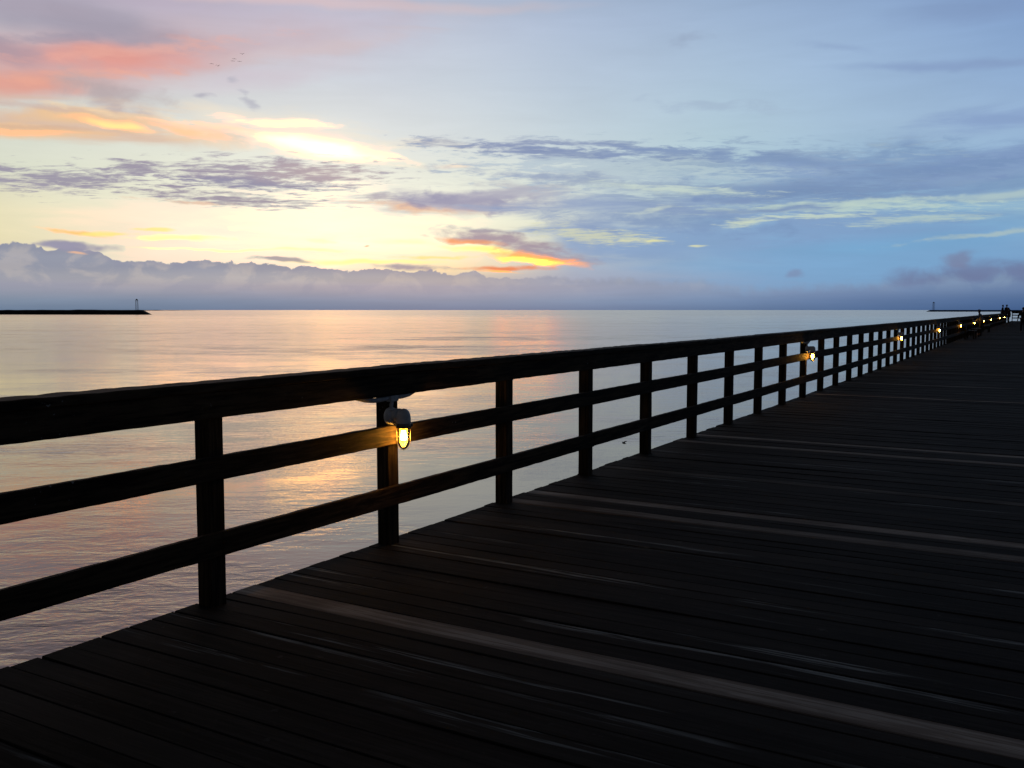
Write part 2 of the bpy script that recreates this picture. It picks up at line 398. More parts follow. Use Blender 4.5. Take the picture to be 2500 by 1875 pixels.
    def background(col):
        bg = g.n('ShaderNodeBackground'); g.put(bg.inputs[0], g.scale(col, back)); bg.inputs[1].default_value = 1.0; return bg.outputs[0]
    def zone(a0, a1, e0, e1):
        cur = base
        for L in layers:
            if callable(L):
                if e0 < 5.5: cur = L(cur)
                continue
            cx, cy, rx, ry, rot, col, a_, inner, field, k, gain = L
            A, E_ = azel(cx, cy); grow = 1 + k * .28
            c_, s_ = abs(math.cos(R(rot))), abs(math.sin(R(rot)))
            wx = (rx * c_ + ry * s_) * PX * grow + 1.6; wy = (rx * s_ + ry * c_) * PX * grow + .6
            if A + wx < a0 or A - wx > a1 or E_ + wy < e0 or E_ - wy > e1: continue
            cur = apply(cur, L)
        cur = g.vm('MULTIPLY', g.scale(cur, un), (.96, 1.0, .965))
        o_ = g.sep(cur)
        o_ = (g.m('MULTIPLY', o_[0], g.mr(az, -8, 12, 1, .92, 'LINEAR')), o_[1], g.m('MULTIPLY', o_[2], g.mr(az, -8, 12, 1.03, .985, 'LINEAR')))
        # the sunlit cloud is brighter than the film could hold: keep that light for the reflections
        cur = g.xyz(g.m('MULTIPLY', o_[0], g.mr(o_[0], .80, 1.02, 1, 2.0)), g.m('MULTIPLY', o_[1], g.mr(o_[1], .84, 1.02, 1, 1.5)), o_[2])
        return background(cur)
    def mixs(f_, A, B):
        n_ = g.n('ShaderNodeMixShader'); g.put(n_.inputs[0], f_); g.put(n_.inputs[1], A); g.put(n_.inputs[2], B); return n_.outputs[0]
    def cut(v, t): return g.m('GREATER_THAN', v, t)
    low = mixs(cut(az, -9), zone(-80, -9, -5, 5.5), mixs(cut(az, 9), zone(-9, 9, -5, 5.5), zone(9, 80, -5, 5.5)))
    mid = mixs(cut(az, -9), zone(-80, -9, 5.5, 11), mixs(cut(az, 9), zone(-9, 9, 5.5, 11), zone(9, 80, 5.5, 11)))
    up = mixs(cut(az, 0), zone(-80, 0, 11, 34), zone(0, 80, 11, 34))
    inside = mixs(cut(el, 5.5), low, mixs(cut(el, 11), mid, up))
    outer = g.m('MAXIMUM', g.m('MAXIMUM', cut(el, 34), cut(g.m('ABSOLUTE', az), 78)), g.m('LESS_THAN', el, -1))
    painted = mixs(outer, inside, background(base))
    # atmosphere from the physical sky, low dawn sun behind the clouds
    sk = g.n('ShaderNodeTexSky', sky_type='NISHITA', sun_disc=False)
    sk.sun_elevation = R(SUN_EL); sk.sun_rotation = -SUN_AZ
    sk.air_density = 1.0; sk.dust_density = 2.0
    bg2 = g.n('ShaderNodeBackground'); g.nt.links.new(sk.outputs[0], bg2.inputs[0]); bg2.inputs[1].default_value = .002
    ad = g.n('ShaderNodeAddShader'); g.nt.links.new(painted, ad.inputs[0]); g.nt.links.new(bg2.outputs[0], ad.inputs[1])
    g.nt.links.new(ad.outputs[0], out.inputs[0])
    w.cycles.sampling_method = 'MANUAL'; w.cycles.sample_map_resolution = 512

SUN_EL = 4.0
SUN_AZ = YAW + R(4)             # counter-clockwise from +Y, a little left of centre
build_sky()
sl = bpy.data.lights.new('sun', 'SUN'); sl.energy = .06; sl.angle = R(70); sl.color = (1, .62, .35)
so = bpy.data.objects.new('sun', sl); COL.objects.link(so)
sd = Vector((-math.sin(SUN_AZ) * math.cos(R(SUN_EL)), math.cos(SUN_AZ) * math.cos(R(SUN_EL)), math.sin(R(SUN_EL))))
so.rotation_euler = sd.to_track_quat('Z', 'Y').to_euler()

# ================================================================== MATERIALS
def wood(name, axis, dark, light, pale_attr=False, spec=.12):
    m, g, out = material(name)
    co = g.n('ShaderNodeNewGeometry').outputs['Position']
    s = {'x': (1.2, 26, 26), 'y': (20, 1.5, 20), 'z': (26, 26, 1.2)}[axis]
    gr = g.noise(g.mapping(co, (0, 0, 0), (0, 0, 0), s, 'POINT'), 1.0, 6, .65, .6)
    gr2 = g.noise(g.mapping(co, (3, 1, 2), (0, 0, 0), tuple(v * 3.2 for v in s), 'POINT'), 1.0, 4, .6, .3)
    bl = g.noise(co, 2.2, 4, .6)
    f = g.m('ADD', g.m('MULTIPLY', gr, .6), g.m('MULTIPLY', gr2, .4))
    col = g.mix(g.mr(f, .41, .60), dark, light)
    col = g.mix(g.mr(bl, .3, .7, 0, .45), col, tuple(x * .45 for x in dark))
    return m, g, out, co, col, f
def fence_wood(name, axis):
    m, g, out, co, col, f = wood(name, axis, (.020, .014, .010), (.100, .068, .040))
    # small bird and salt specks
    sp = g.noise(co, 38, 3, .6); cl = g.noise(co, 2.6, 3, .5)
    mk = g.m('MULTIPLY', g.mr(sp, .66, .72), g.mr(cl, .58, .66))
    col = g.mix(g.m('MULTIPLY', mk, .8), col, (.42, .42, .40))
    principled(g, out, col, .75, .10, 0, bump(g, f, .5, .004))
    return m
M_RAIL = fence_wood('weathered_rail_wood', 'y')
M_POST = fence_wood('weathered_post_wood', 'z')
M_CROSS = fence_wood('weathered_cross_rail_wood', 'x')

def deck_mat():
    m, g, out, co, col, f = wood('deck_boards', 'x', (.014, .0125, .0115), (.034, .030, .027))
    at = g.n('ShaderNodeAttribute', attribute_name='board'); a = g.sep(at.outputs['Vector'])
    tone, new, worn_glint = a[0], a[1], a[2]
    acr = g.n('ShaderNodeAttribute', attribute_name='across').outputs['Fac']
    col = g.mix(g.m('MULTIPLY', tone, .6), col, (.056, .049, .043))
    # new pale replacement boards with knots and stains
    nb = g.mix(g.mr(f, .42, .58), (.26, .22, .185), (.46, .42, .37))
    nb = g.mix(g.mr(g.noise(co, 1.6, 3, .5), .42, .68, 0, .6), nb, (.11, .085, .068))
    mid_ = g.m('ADD', g.m('ABSOLUTE', g.m('SUBTRACT', acr, .55)), g.m('MULTIPLY', g.m('SUBTRACT', g.noise(g.mapping(co, (0, 7, 0), (0, 0, 0), (1.4, 5, 1), 'POINT'), 1.0, 4, .6, .5), .5), .7))
    nb = g.mix(g.mr(mid_, .24, .40, 0, .62), nb, (.13, .10, .082))
    nb = g.mix(g.mr(g.noise(co, 30, 4, .7), .60, .72, 0, .5), nb, (.09, .07, .06))
    kn = g.n('ShaderNodeTexVoronoi'); g.put(kn.inputs['Vector'], g.mapping(co, (0, 0, 0), (0, 0, 0), (1.3, 5, 1), 'POINT')); kn.inputs['Scale'].default_value = 1.6
    nb = g.mix(g.mr(kn.outputs['Distance'], .10, .05, 0, .8), nb, (.05, .032, .022))
    col = g.mix(new, col, nb)
    # bleached wear following the grain, plus sky glint on raised board edges painted in
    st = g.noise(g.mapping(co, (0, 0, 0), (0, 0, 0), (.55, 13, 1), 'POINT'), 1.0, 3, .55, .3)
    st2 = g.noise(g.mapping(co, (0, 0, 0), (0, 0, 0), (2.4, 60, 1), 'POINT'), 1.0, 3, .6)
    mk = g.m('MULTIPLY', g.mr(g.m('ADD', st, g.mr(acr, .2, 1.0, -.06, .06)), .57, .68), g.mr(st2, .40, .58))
    mk = g.m('MULTIPLY', mk, g.mr(worn_glint, 0, 1, 0, .9, 'LINEAR'))
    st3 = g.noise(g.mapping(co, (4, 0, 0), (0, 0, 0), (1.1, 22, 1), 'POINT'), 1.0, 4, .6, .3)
    mk = g.m('MAXIMUM', mk, g.m('MULTIPLY', g.mr(worn_glint, 1.5, 2, 0, 1, 'LINEAR'), g.m('MULTIPLY', g.mr(g.m('ADD', st3, g.mr(acr, .3, .95, -.10, .10)), .52, .66), g.mr(st2, .36, .56, .15, 1))))
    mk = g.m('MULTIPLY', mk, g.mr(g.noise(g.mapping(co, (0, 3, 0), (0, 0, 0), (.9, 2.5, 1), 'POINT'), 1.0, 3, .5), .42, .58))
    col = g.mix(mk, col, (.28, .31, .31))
    scu = g.m('MULTIPLY', g.mr(g.noise(co, 9, 5, .7), .62, .72), .12)
    col = g.mix(scu, col, (.30, .29, .28))
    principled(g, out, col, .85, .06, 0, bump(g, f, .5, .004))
    return m
M_DECK = deck_mat()

def simple(name, col, rough=.5, spec=.4, metal=0.0, var=.25, sc_=18):
    m, g, out = material(name)
    co = g.n('ShaderNodeTexCoord').outputs['Object']
    n = g.noise(co, sc_, 5, .6)
    c = g.mix(g.mr(n, .35, .7), tuple(x * (1 - var) for x in col), col)
    principled(g, out, c, rough, spec, metal, bump(g, n, .15, .002)); return m
M_CAST = simple('painted_cast_metal', (.74, .74, .76), .45, .4, 0, .25, 30)
M_RING = simple('dull_metal_ring', (.22, .20, .18), .4, .4, .6, .4, 40)
M_PVC = simple('grey_plastic_conduit', (.62, .63, .65), .5, .3, 0, .3, 25)
M_WIRE = simple('guard_wire', (.30, .26, .18), .35, .5, .7, .3, 60)
M_ROCK = simple('dark_rock', (.055, .050, .052), .9, .15, 0, .6, .4)
M_STEEL = simple('dark_painted_steel', (.045, .05, .055), .6, .3, 0, .3, 2)
M_BENCH = simple('dark_bench_wood', (.040, .034, .030), .7, .1, 0, .4, 12)
M_BIRD = simple('dark_feathers', (.055, .050, .050), .8, .2, 0, .4, 20)
def glass_mat():
    m, g, out = material('clear_lamp_glass')
    t = g.n('ShaderNodeBsdfTransparent'); t.inputs[0].default_value = (1, .93, .74, 1)
    gl = g.n('ShaderNodeBsdfGlossy'); gl.inputs['Roughness'].default_value = .05
    tr = g.n('ShaderNodeBsdfTranslucent'); tr.inputs[0].default_value = (1.0, .80, .30, 1)
    fr = g.n('ShaderNodeFresnel'); fr.inputs[0].default_value = 1.45
    m1 = g.n('ShaderNodeMixShader'); g.put(m1.inputs[0], .27); g.nt.links.new(t.outputs[0], m1.inputs[1]); g.nt.links.new(tr.outputs[0], m1.inputs[2])
    m2 = g.n('ShaderNodeMixShader'); g.nt.links.new(fr.outputs[0], m2.inputs[0]); g.nt.links.new(m1.outputs[0], m2.inputs[1]); g.nt.links.new(gl.outputs[0], m2.inputs[2])
    g.nt.links.new(m2.outputs[0], out.inputs[0]); return m
M_GLASS = glass_mat()
def emis(name, col, s):
    m, g, out = material(name); e = g.n('ShaderNodeEmission'); e.inputs[0].default_value = tuple(col) + (1,); e.inputs[1].default_value = s
    g.nt.links.new(e.outputs[0], out.inputs[0]); return m
M_BULB = emis('lit_bulb', (1, .48, .075), 270)

def water_mat():
    m, g, out = material('sea_water')
    co = g.n('ShaderNodeNewGeometry').outputs['Position']
    # camera-independent sea frame: swell lines run roughly along the shore
    pr = g.mapping(co, (0, 0, 0), (0, 0, -YAW - R(4)), (1, 1, 1), 'POINT')
    def nn(sx, sy, d, ro, dist=.3, off=0):
        return g.noise(g.mapping(pr, (off, off * 2, 0), (0, 0, 0), (sx, sy, 1), 'POINT'), 1.0, d, ro, dist)
    dist = g.vm('LENGTH', co)
    # a tongue of wind-ruffled water
    a_, b_ = on_plane(1230, 810, WATER), on_plane(860, 884, WATER)
    mid = (a_ + b_) / 2; dv = a_ - b_
    el_ = g.vm('LENGTH', g.mapping(co, tuple(mid), (0, 0, math.atan2(dv.y, dv.x)), (dv.length * .62, 16, 1)))
    tongue = g.mr(g.m('ADD', el_, g.m('MULTIPLY', g.m('SUBTRACT', nn(.05, .08, 3, .5, .4, 31), .5), 1.4)), 1.0, .35, 0, 1)
    calm = nn(.012, .05, 3, .5, .8, 9)             # large slicks
    gust = g.m('MULTIPLY', g.mr(calm, .38, .60, .22, 1.15), g.m('MULTIPLY', g.mr(nn(.10, .16, 3, .5, .5, 21), .38, .60, .35, 1.25), g.mr(nn(.28, .5, 3, .55, .6, 41), .38, .60, .45, 1.3)))
    gust = g.m('MULTIPLY', gust, g.m('ADD', g.mr(dist, 12, 70, .55, 1.0, 'LINEAR'), g.m('MULTIPLY', tongue, 1.3)))      # sheltered, calmer water beside the pier
    h = g.m('ADD', g.m('MULTIPLY', nn(.17, .34, 4, .55), .55), g.m('MULTIPLY', nn(.95, 1.9, 4, .6, .5, 3), .21))
    h = g.m('ADD', h, g.m('MULTIPLY', nn(3.2, 6.2, 3, .6, .6, 5), .045))
    b = g.n('ShaderNodeBump'); g.put(b.inputs['Height'], h); b.inputs['Strength'].default_value = 1.0; g.put(b.inputs['Distance'], g.m('MULTIPLY', gust, .19))
    gl = g.n('ShaderNodeBsdfGlossy'); g.nt.links.new(b.outputs[0], gl.inputs['Normal'])
    g.put(gl.inputs['Roughness'], g.m('ADD', g.mr(dist, 12, 90, .035, .10, 'LINEAR'), g.mr(dist, 90, 900, 0, .13, 'LINEAR')))
    gl.inputs['Color'].default_value = (1, .935, .83, 1)
    df = g.n('ShaderNodeBsdfDiffuse'); df.inputs[0].default_value = (.05, .065, .08, 1)
    fr = g.n('ShaderNodeFresnel'); fr.inputs[0].default_value = 2.4; g.nt.links.new(b.outputs[0], fr.inputs['Normal'])
    mx = g.n('ShaderNodeMixShader'); g.nt.links.new(fr.outputs[0], mx.inputs[0]); g.nt.links.new(df.outputs[0], mx.inputs[1]); g.nt.links.new(gl.outputs[0], mx.inputs[2])
    g.nt.links.new(mx.outputs[0], out.inputs[0]); return m
bm = bmesh.new()
S = 90000
vs = [bm.verts.new(p) for p in ((-S, -S, 0), (S, -S, 0), (S, S, 0), (-S, S, 0))]; bm.faces.new(vs)
wtr = obj('water', bm, water_mat()); wtr.location.z = WATER; tag(wtr, kind='structure')

# ================================================================== PIER DECK
PIER_END = 152
bm = bmesh.new(); la = bm.verts.layers.float_vector.new('board'); lb = bm.verts.layers.float.new('across')
NEWB = [(3.61, 3.79, 1.0), (6.50, 6.67, .6), (6.91, 7.08, 1.0), (8.42, 8.58, .25), (10.55, 10.73, .8), (11.18, 11.36, 1.0), (17.8, 17.98, .9), (21.0, 21.19, .6), (25.1, 25.29, .3), (31.5, 31.69, .5)]
WORN_GLINT = (2.91, 3.12, 4.07, 4.82, 5.72, 7.98, 9.6, 12.9, 16.0)
u = -6.0; rnd = random.Random(3)
def plank(u0, u1, x0, x1, z, tone, new, worn_glint):
    n = 1 if u0 > 30 else 8
    jit = .0025 if u0 < 14 else 0
    ring = []
    for i in range(n + 1):
        x = x0 + (x1 - x0) * i / n
        zz = z + (rnd.uniform(-.003, .003) if n > 1 else 0)
        a, b = u0 + rnd.uniform(-jit, jit), u1 + rnd.uniform(-jit, jit)
        c = .004
        prof = [(a, zz - .045), (a, zz - c), (a + c, zz), (b - c, zz), (b, zz - c), (b, zz - .045)]
        row = [bm.verts.new((x, p[0], p[1])) for p in prof]
        for v, q_ in zip(row, (0, 0, .02, .98, 1, 1)): v[la] = (tone, new, worn_glint); v[lb] = q_
        ring.append(row)
    for A, B in zip(ring, ring[1:]):
        for k in range(5): bm.faces.new((A[k], A[k + 1], B[k + 1], B[k])[::-1])
    bm.faces.new(ring[0]); bm.faces.new(ring[-1][::-1])
while u < PIER_END:
    wd = rnd.uniform(.136, .158)
    new = 0; u1 = u + wd
    for a, b, k in NEWB:
        if u < a < u1 + .06 and a - u > .04: u1 = a          # finish the old board where the new one starts
        elif abs(u - a) < .002: u1 = b; new = k
    ext = .04 * min(1, max(0, (3.6 - u) / 1.6))
    left = -3.893 - bend(u) - ext + rnd.uniform(-.005, .005) + (rnd.uniform(-.01, .015) if rnd.random() < .15 else 0)
    tone = rnd.random() ** 3; worn_glint = 1.0 if rnd.random() < .30 else rnd.choice((0, .1, .3))
    if any(u <= q < u1 for q in WORN_GLINT): worn_glint = 2.0; tone = .3
    j = 2.9 + rnd.choice((0, 0, .6, .9))
    g_ = .0035 if u < 40 else .004
    plank(u + g_ / 2, u1 - g_ / 2, left, j - .003, rnd.uniform(-.004, .002), tone, new, worn_glint)
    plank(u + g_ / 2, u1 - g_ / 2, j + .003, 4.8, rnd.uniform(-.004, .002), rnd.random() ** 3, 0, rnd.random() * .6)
    u = u1
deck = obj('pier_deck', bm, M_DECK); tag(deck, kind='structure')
bm = bmesh.new()
for xx in (-3.55, -1.8, 0, 1.8, 4.4): box(bm, (xx - .05 - .2, -6, -.36), (xx + .05 - .2, PIER_END, -.055))
tag(obj('pier_beams', bm, M_RAIL), kind='structure')

# ================================================================== RAILING
V_FRONT, V_BACK = -3.78, -3.885      # posts (world x = -v)
U0, SP = 3.42, 1.524
NPOST = list(range(-3, 84))
rail = empty('railing', (-3.83, 3.42, 0))
tag(rail, 'long dark timber railing with square posts running beside the water to the horizon', 'railing')
rail_mesh_cache = {}
def rel(o, parent=rail):
    o.parent = parent; o.location = (-parent.location[0], -parent.location[1], -parent.location[2])
for n in NPOST:
    uc = U0 + SP * n; b = bend(uc)
    bm = bmesh.new()
    rr = random.Random(n); lean = rr.uniform(-.006, .006); w = .05 + rr.uniform(-.002, .003)
    segs = 6 if n < 14 else 2
    rows = []
    for k in range(segs + 1):
        z = -.32 + (1.148 + .32) * k / segs
        jj = lambda: rr.uniform(-.0012, .0012)
        o_ = lean * (z / 1.1)
        x0, x1, y0, y1 = V_BACK - b + jj(), V_FRONT - b + jj(), uc - w + o_ + jj(), uc + w + o_ + jj(); c = .005
        rows.append([bm.verts.new(p + (z,)) for p in ((x0 + c, y0), (x1 - c, y0), (x1, y0 + c), (x1, y1 - c), (x1 - c, y1), (x0 + c, y1), (x0, y1 - c), (x0, y0 + c))])
    for A, B in zip(rows, rows[1:]):
        for k in range(8): bm.faces.new((A[k], A[(k + 1) % 8], B[(k + 1) % 8], B[k]))
    bm.faces.new(rows[0][::-1]); bm.faces.new(rows[-1])
    rel(obj('post', bm, M_POST))
UE = U0 + SP * NPOST[-1] + .06
def long_rail(name, x0, x1, z0, z1, ju, seed, board=SP * 3, rough=.0022):
    """boards butt jointed over the posts; x0 is the outer face, x1 the deck side"""
    bm = bmesh.new(); rr = random.Random(seed)
    ua = U0 + SP * NPOST[0] - .6
    joints = [ua]; k = NPOST[0] + ju
    while U0 + SP * k < UE - 1:
        if U0 + SP * k > ua + .5: joints.append(U0 + SP * k)
        k += 3
    joints.append(UE)
    for a, b in zip(joints, joints[1:]):
        dz, dx = rr.uniform(-.003, .003), rr.uniform(-.001, .002)
        fine_ = a < 14
        n = int((b - a) / (.05 if fine_ else .75)) + 1
        rows = []
        wob = rr.uniform(0, 100)
        for i in range(n + 1):
            y = a + .002 + (b - a - .004) * i / n
            e = bend(y)
            j = (lambda q: (noise.noise(Vector((y * 9, q, wob))) * .6 + noise.noise(Vector((y * 30, q, wob))) * .5) * rough * 1.6) if fine_ else (lambda q: 0)
            sag = -.003 * math.sin(math.pi * i / n)
            X0, X1, Z0, Z1 = x0 - e, x1 - e + dx, z0 + dz + sag, z1 + dz + sag
            c = .005
            pts = ((X0, Z0 + j(1)), (X1 - c, Z0 + j(2)), (X1, Z0 + c + j(2)), (X1, Z1 - c + j(3)), (X1 - c, Z1 + j(3)), (X0 + c, Z1 + j(4)), (X0, Z1 - c + j(4)))
            rows.append([bm.verts.new((p[0], y, p[1])) for p in pts])
        for A, B in zip(rows, rows[1:]):
            for k_ in range(7): bm.faces.new((A[k_], A[(k_ + 1) % 7], B[(k_ + 1) % 7], B[k_])[::-1])
        bm.faces.new(rows[0]); bm.faces.new(rows[-1][::-1])
    o = obj(name, bm, M_RAIL); rel(o); return o
long_rail('cap_rail', -3.895, -3.725, 1.145, 1.192, 1, 1, rough=.004)
long_rail('top_rail', -3.778, -3.741, 1.006, 1.148, 2, 2)
long_rail('middle_rail', -3.778, -3.741, .676, .804, 1, 3)
long_rail('lower_rail', -3.778, -3.741, .273, .402, 3, 4)

# railing across the far end of the pier
er = empty('railing', (0, 150, 0)); tag(er, 'short dark railing crossing the far end of the pier', 'railing')
ZR = .10
for k in range(5):
    bm = bmesh.new(); xx = -5.47 + 2.5 * k; box(bm, (xx - .05, 150.05, -.2), (xx + .05, 150.15, 1.2 + ZR)); rel(obj('post', bm, M_POST), er)
for nm, a, b in (('top_rail', .98, 1.26), ('middle_rail', .66, .80), ('lower_rail', .26, .40)):
    bm = bmesh.new(); box(bm, (-5.52, 150.0, a + ZR), (4.8, 150.045, b + ZR)); rel(obj(nm, bm, M_CROSS), er)

# ================================================================== LAMPS
def make_lamp():
    root = empty('pier_lamp', (-3.78, 0, .87))
    # local frame: x towards the deck, y along the pier, z up; origin on the post face
    bm = bmesh.new()
    MX = Matrix.Rotation(math.pi / 2, 4, 'Y')
    lathe(bm, [(0, 0), (.056, 0), (.058, .012), (.055, .034), (.048, .046), (.030, .052), (0, .052)], 28, MX)
    for a in (.6, 2.2, 3.8, 5.4):
        tube(bm, [(.03, .056 * math.cos(a), .056 * math.sin(a)), (.052, .056 * math.cos(a), .056 * math.sin(a))], .007, 8)
    box_ = obj('junction_box', bm, M_CAST, root, True)
    bm = bmesh.new()
    tube(bm, [(.04, 0, .008), (.065, 0, .010), (.085, 0, .008)], [.040, .043, .046], 20)
    obj('neck', bm, M_CAST, root, True)
    cx, cz = .118, -.045
    T = Matrix.Translation((cx, 0, cz))
    bm = bmesh.new()
    lathe(bm, [(.047, 0), (.0485, .012), (.048, .038), (.045, .062), (.036, .083), (.020, .096), (0, .100)][::1], 30, T)
    obj('hood', bm, M_CAST, root, True)
    bm = bmesh.new()
    lathe(bm, [(.040, -.024), (.052, -.024), (.053, -.014), (.053, -.002), (.049, .003), (.040, .003)], 30, T)
    for a in (0.4, 2.5, 4.6):
        tube(bm, [(cx + .056 * math.cos(a), .056 * math.sin(a), cz - .018), (cx + .056 * math.cos(a), .056 * math.sin(a), cz + .006)], .006, 8)
    obj('collar', bm, M_RING, root, True)
    z0 = -.024
    prof = [(.040, z0), (.041, z0 - .03), (.0405, z0 - .085), (.038, z0 - .105), (.031, z0 - .124), (.019, z0 - .138), (.008, z0 - .143), (0, z0 - .144)]
    bm = bmesh.new(); lathe(bm, prof, 32, T); obj('glass_globe', bm, M_GLASS, root, True)
    bm = bmesh.new()
    for zz, r_ in ((z0 - .036, .0445), (z0 - .088, .0445)):
        tube(bm, [(cx + r_ * math.cos(2 * math.pi * k / 28), r_ * math.sin(2 * math.pi * k / 28), cz + zz) for k in range(29)], .0021, 6)
    gp = [(.0445, z0), (.0450, z0 - .03), (.0445, z0 - .086), (.042, z0 - .107), (.034, z0 - .128), (.021, z0 - .143), (0, z0 - .150)]
    for a in (R(35), R(125), R(215), R(305)):
        tube(bm, [(cx + r_ * math.cos(a), r_ * math.sin(a), cz + zz) for r_, zz in gp], .0021, 6)
    obj('wire_guard', bm, M_WIRE, root, True)
    bm = bmesh.new()
    lathe(bm, [(0, z0 - .088), (.012, z0 - .085), (.018, z0 - .077), (.021, z0 - .064), (.019, z0 - .050), (.014, z0 - .036), (.012, z0 - .022), (0, z0 - .022)], 20, T)
    obj('bulb', bm, M_BULB, root, True)
    bm = bmesh.new()
    lathe(bm, [(0, z0 - .0215), (.0135, z0 - .0215), (.0145, z0 - .01), (.0145, z0 + .004), (0, z0 + .004)], 16, T)
    obj('bulb_socket', bm, M_RING, root, True)
    # conduit: drop to the lamp, tee body, and the two runs that climb behind the top rail
    bm = bmesh.new()
    pts = lambda L: [Vector(p) for p in L]
    tube(bm, [(.018, 0, .045), (.018, .004, .075), (.018, .012, .10)], .0125, 12)
    tube(bm, [(.016, -.02, .121), (.016, -.10, .116), (.013, -.17, .115), (.005, -.25, .124), (-.012, -.33, .145), (-.03, -.42, .185), (-.03, -.6, .2)], .0155, 12)
    tube(bm, [(.016, .05, .121), (.016, .12, .120), (.010, .20, .126), (-.004, .28, .142), (-.02, .36, .165), (-.03, .46, .19), (-.03, .6, .2)], .0155, 12)
    obj('conduit', bm, M_PVC, root, True)
    bm = bmesh.new(); box(bm, (-.004, -.028, .096), (.040, .058, .135)); bmesh.ops.bevel(bm, geom=bm.edges[:], offset=.004, segments=2, affect='EDGES')
    obj('conduit_body', bm, M_PVC, root)
    return root
proto = make_lamp()
ordw = ['first', 'second', 'third', 'fourth', 'fifth', 'sixth', 'seventh', 'eighth', 'ninth', 'tenth']
labels = ['nearest caged glass lamp, its lit bulb glowing orange onto the rail and post beside it',
          'second nearest lit lamp on the railing, hanging where the rail openings turn narrow',
          'third lit lamp along the railing, between the second lamp and the closely packed far posts',
          'fourth lit lamp along the railing counting away from the viewer',
          'fifth lit lamp along the railing, where the gaps between posts close up',
          'sixth lit lamp along the railing, just before the person in the grey shirt',
          'seventh lit lamp along the railing, first one past the person in the grey shirt',
          'eighth lit lamp along the railing, second one past the person in the grey shirt',
          'ninth lit lamp along the railing, below the lone person sitting on the top rail',
          'tenth and farthest lit lamp, near the two people together on the rail']
for i, n in enumerate((1, 9, 17, 25, 33, 41, 49, 57, 68, 76)):
    o = proto if i == 0 else copy_tree(proto)
    uu = U0 + SP * n - .05
    o.location = (V_FRONT - bend(uu), uu, .865)
    tag(o, labels[i], 'lamp', 'caged lamps fixed to the railing posts')

# ================================================================== PEOPLE
def skin_mesh(name, pts, edges, mat, parent, sub=2):
    me = bpy.data.meshes.new(name + '_cage'); me.from_pydata([p[:3] for p in pts], edges, [])
    o = bpy.data.objects.new(name, me); COL.objects.link(o)
    md = o.modifiers.new('Skin', 'SKIN')
    if not me.skin_vertices: me.attributes.new('skin', 'FLOAT', 'POINT')
    sv = me.skin_vertices[0].data
    for i, p in enumerate(pts):
        r_ = p[3]; sv[i].radius = r_ if isinstance(r_, tuple) else (r_, r_); sv[i].use_root = (i == 0)
    s = o.modifiers.new('Sub', 'SUBSURF'); s.levels = sub; s.render_levels = sub
    bpy.context.view_layer.update()
    dg = bpy.context.evaluated_depsgraph_get()
    m2 = bpy.data.meshes.new_from_object(o.evaluated_get(dg)); o.modifiers.clear(); o.data = m2; m2.name = name
    m2.materials.clear(); m2.materials.append(mat)
    for p in m2.polygons: p.use_smooth = True
    o.parent = parent; return o
M_SKIN = simple('skin', (.30, .19, .14), .6, .3, 0, .1, 30)
M_HAIR = simple('dark_hair', (.03, .022, .018), .7, .3, 0, .4, 60)
def cloth(name, c): return simple(name, c, .85, .15, 0, .3, 14)
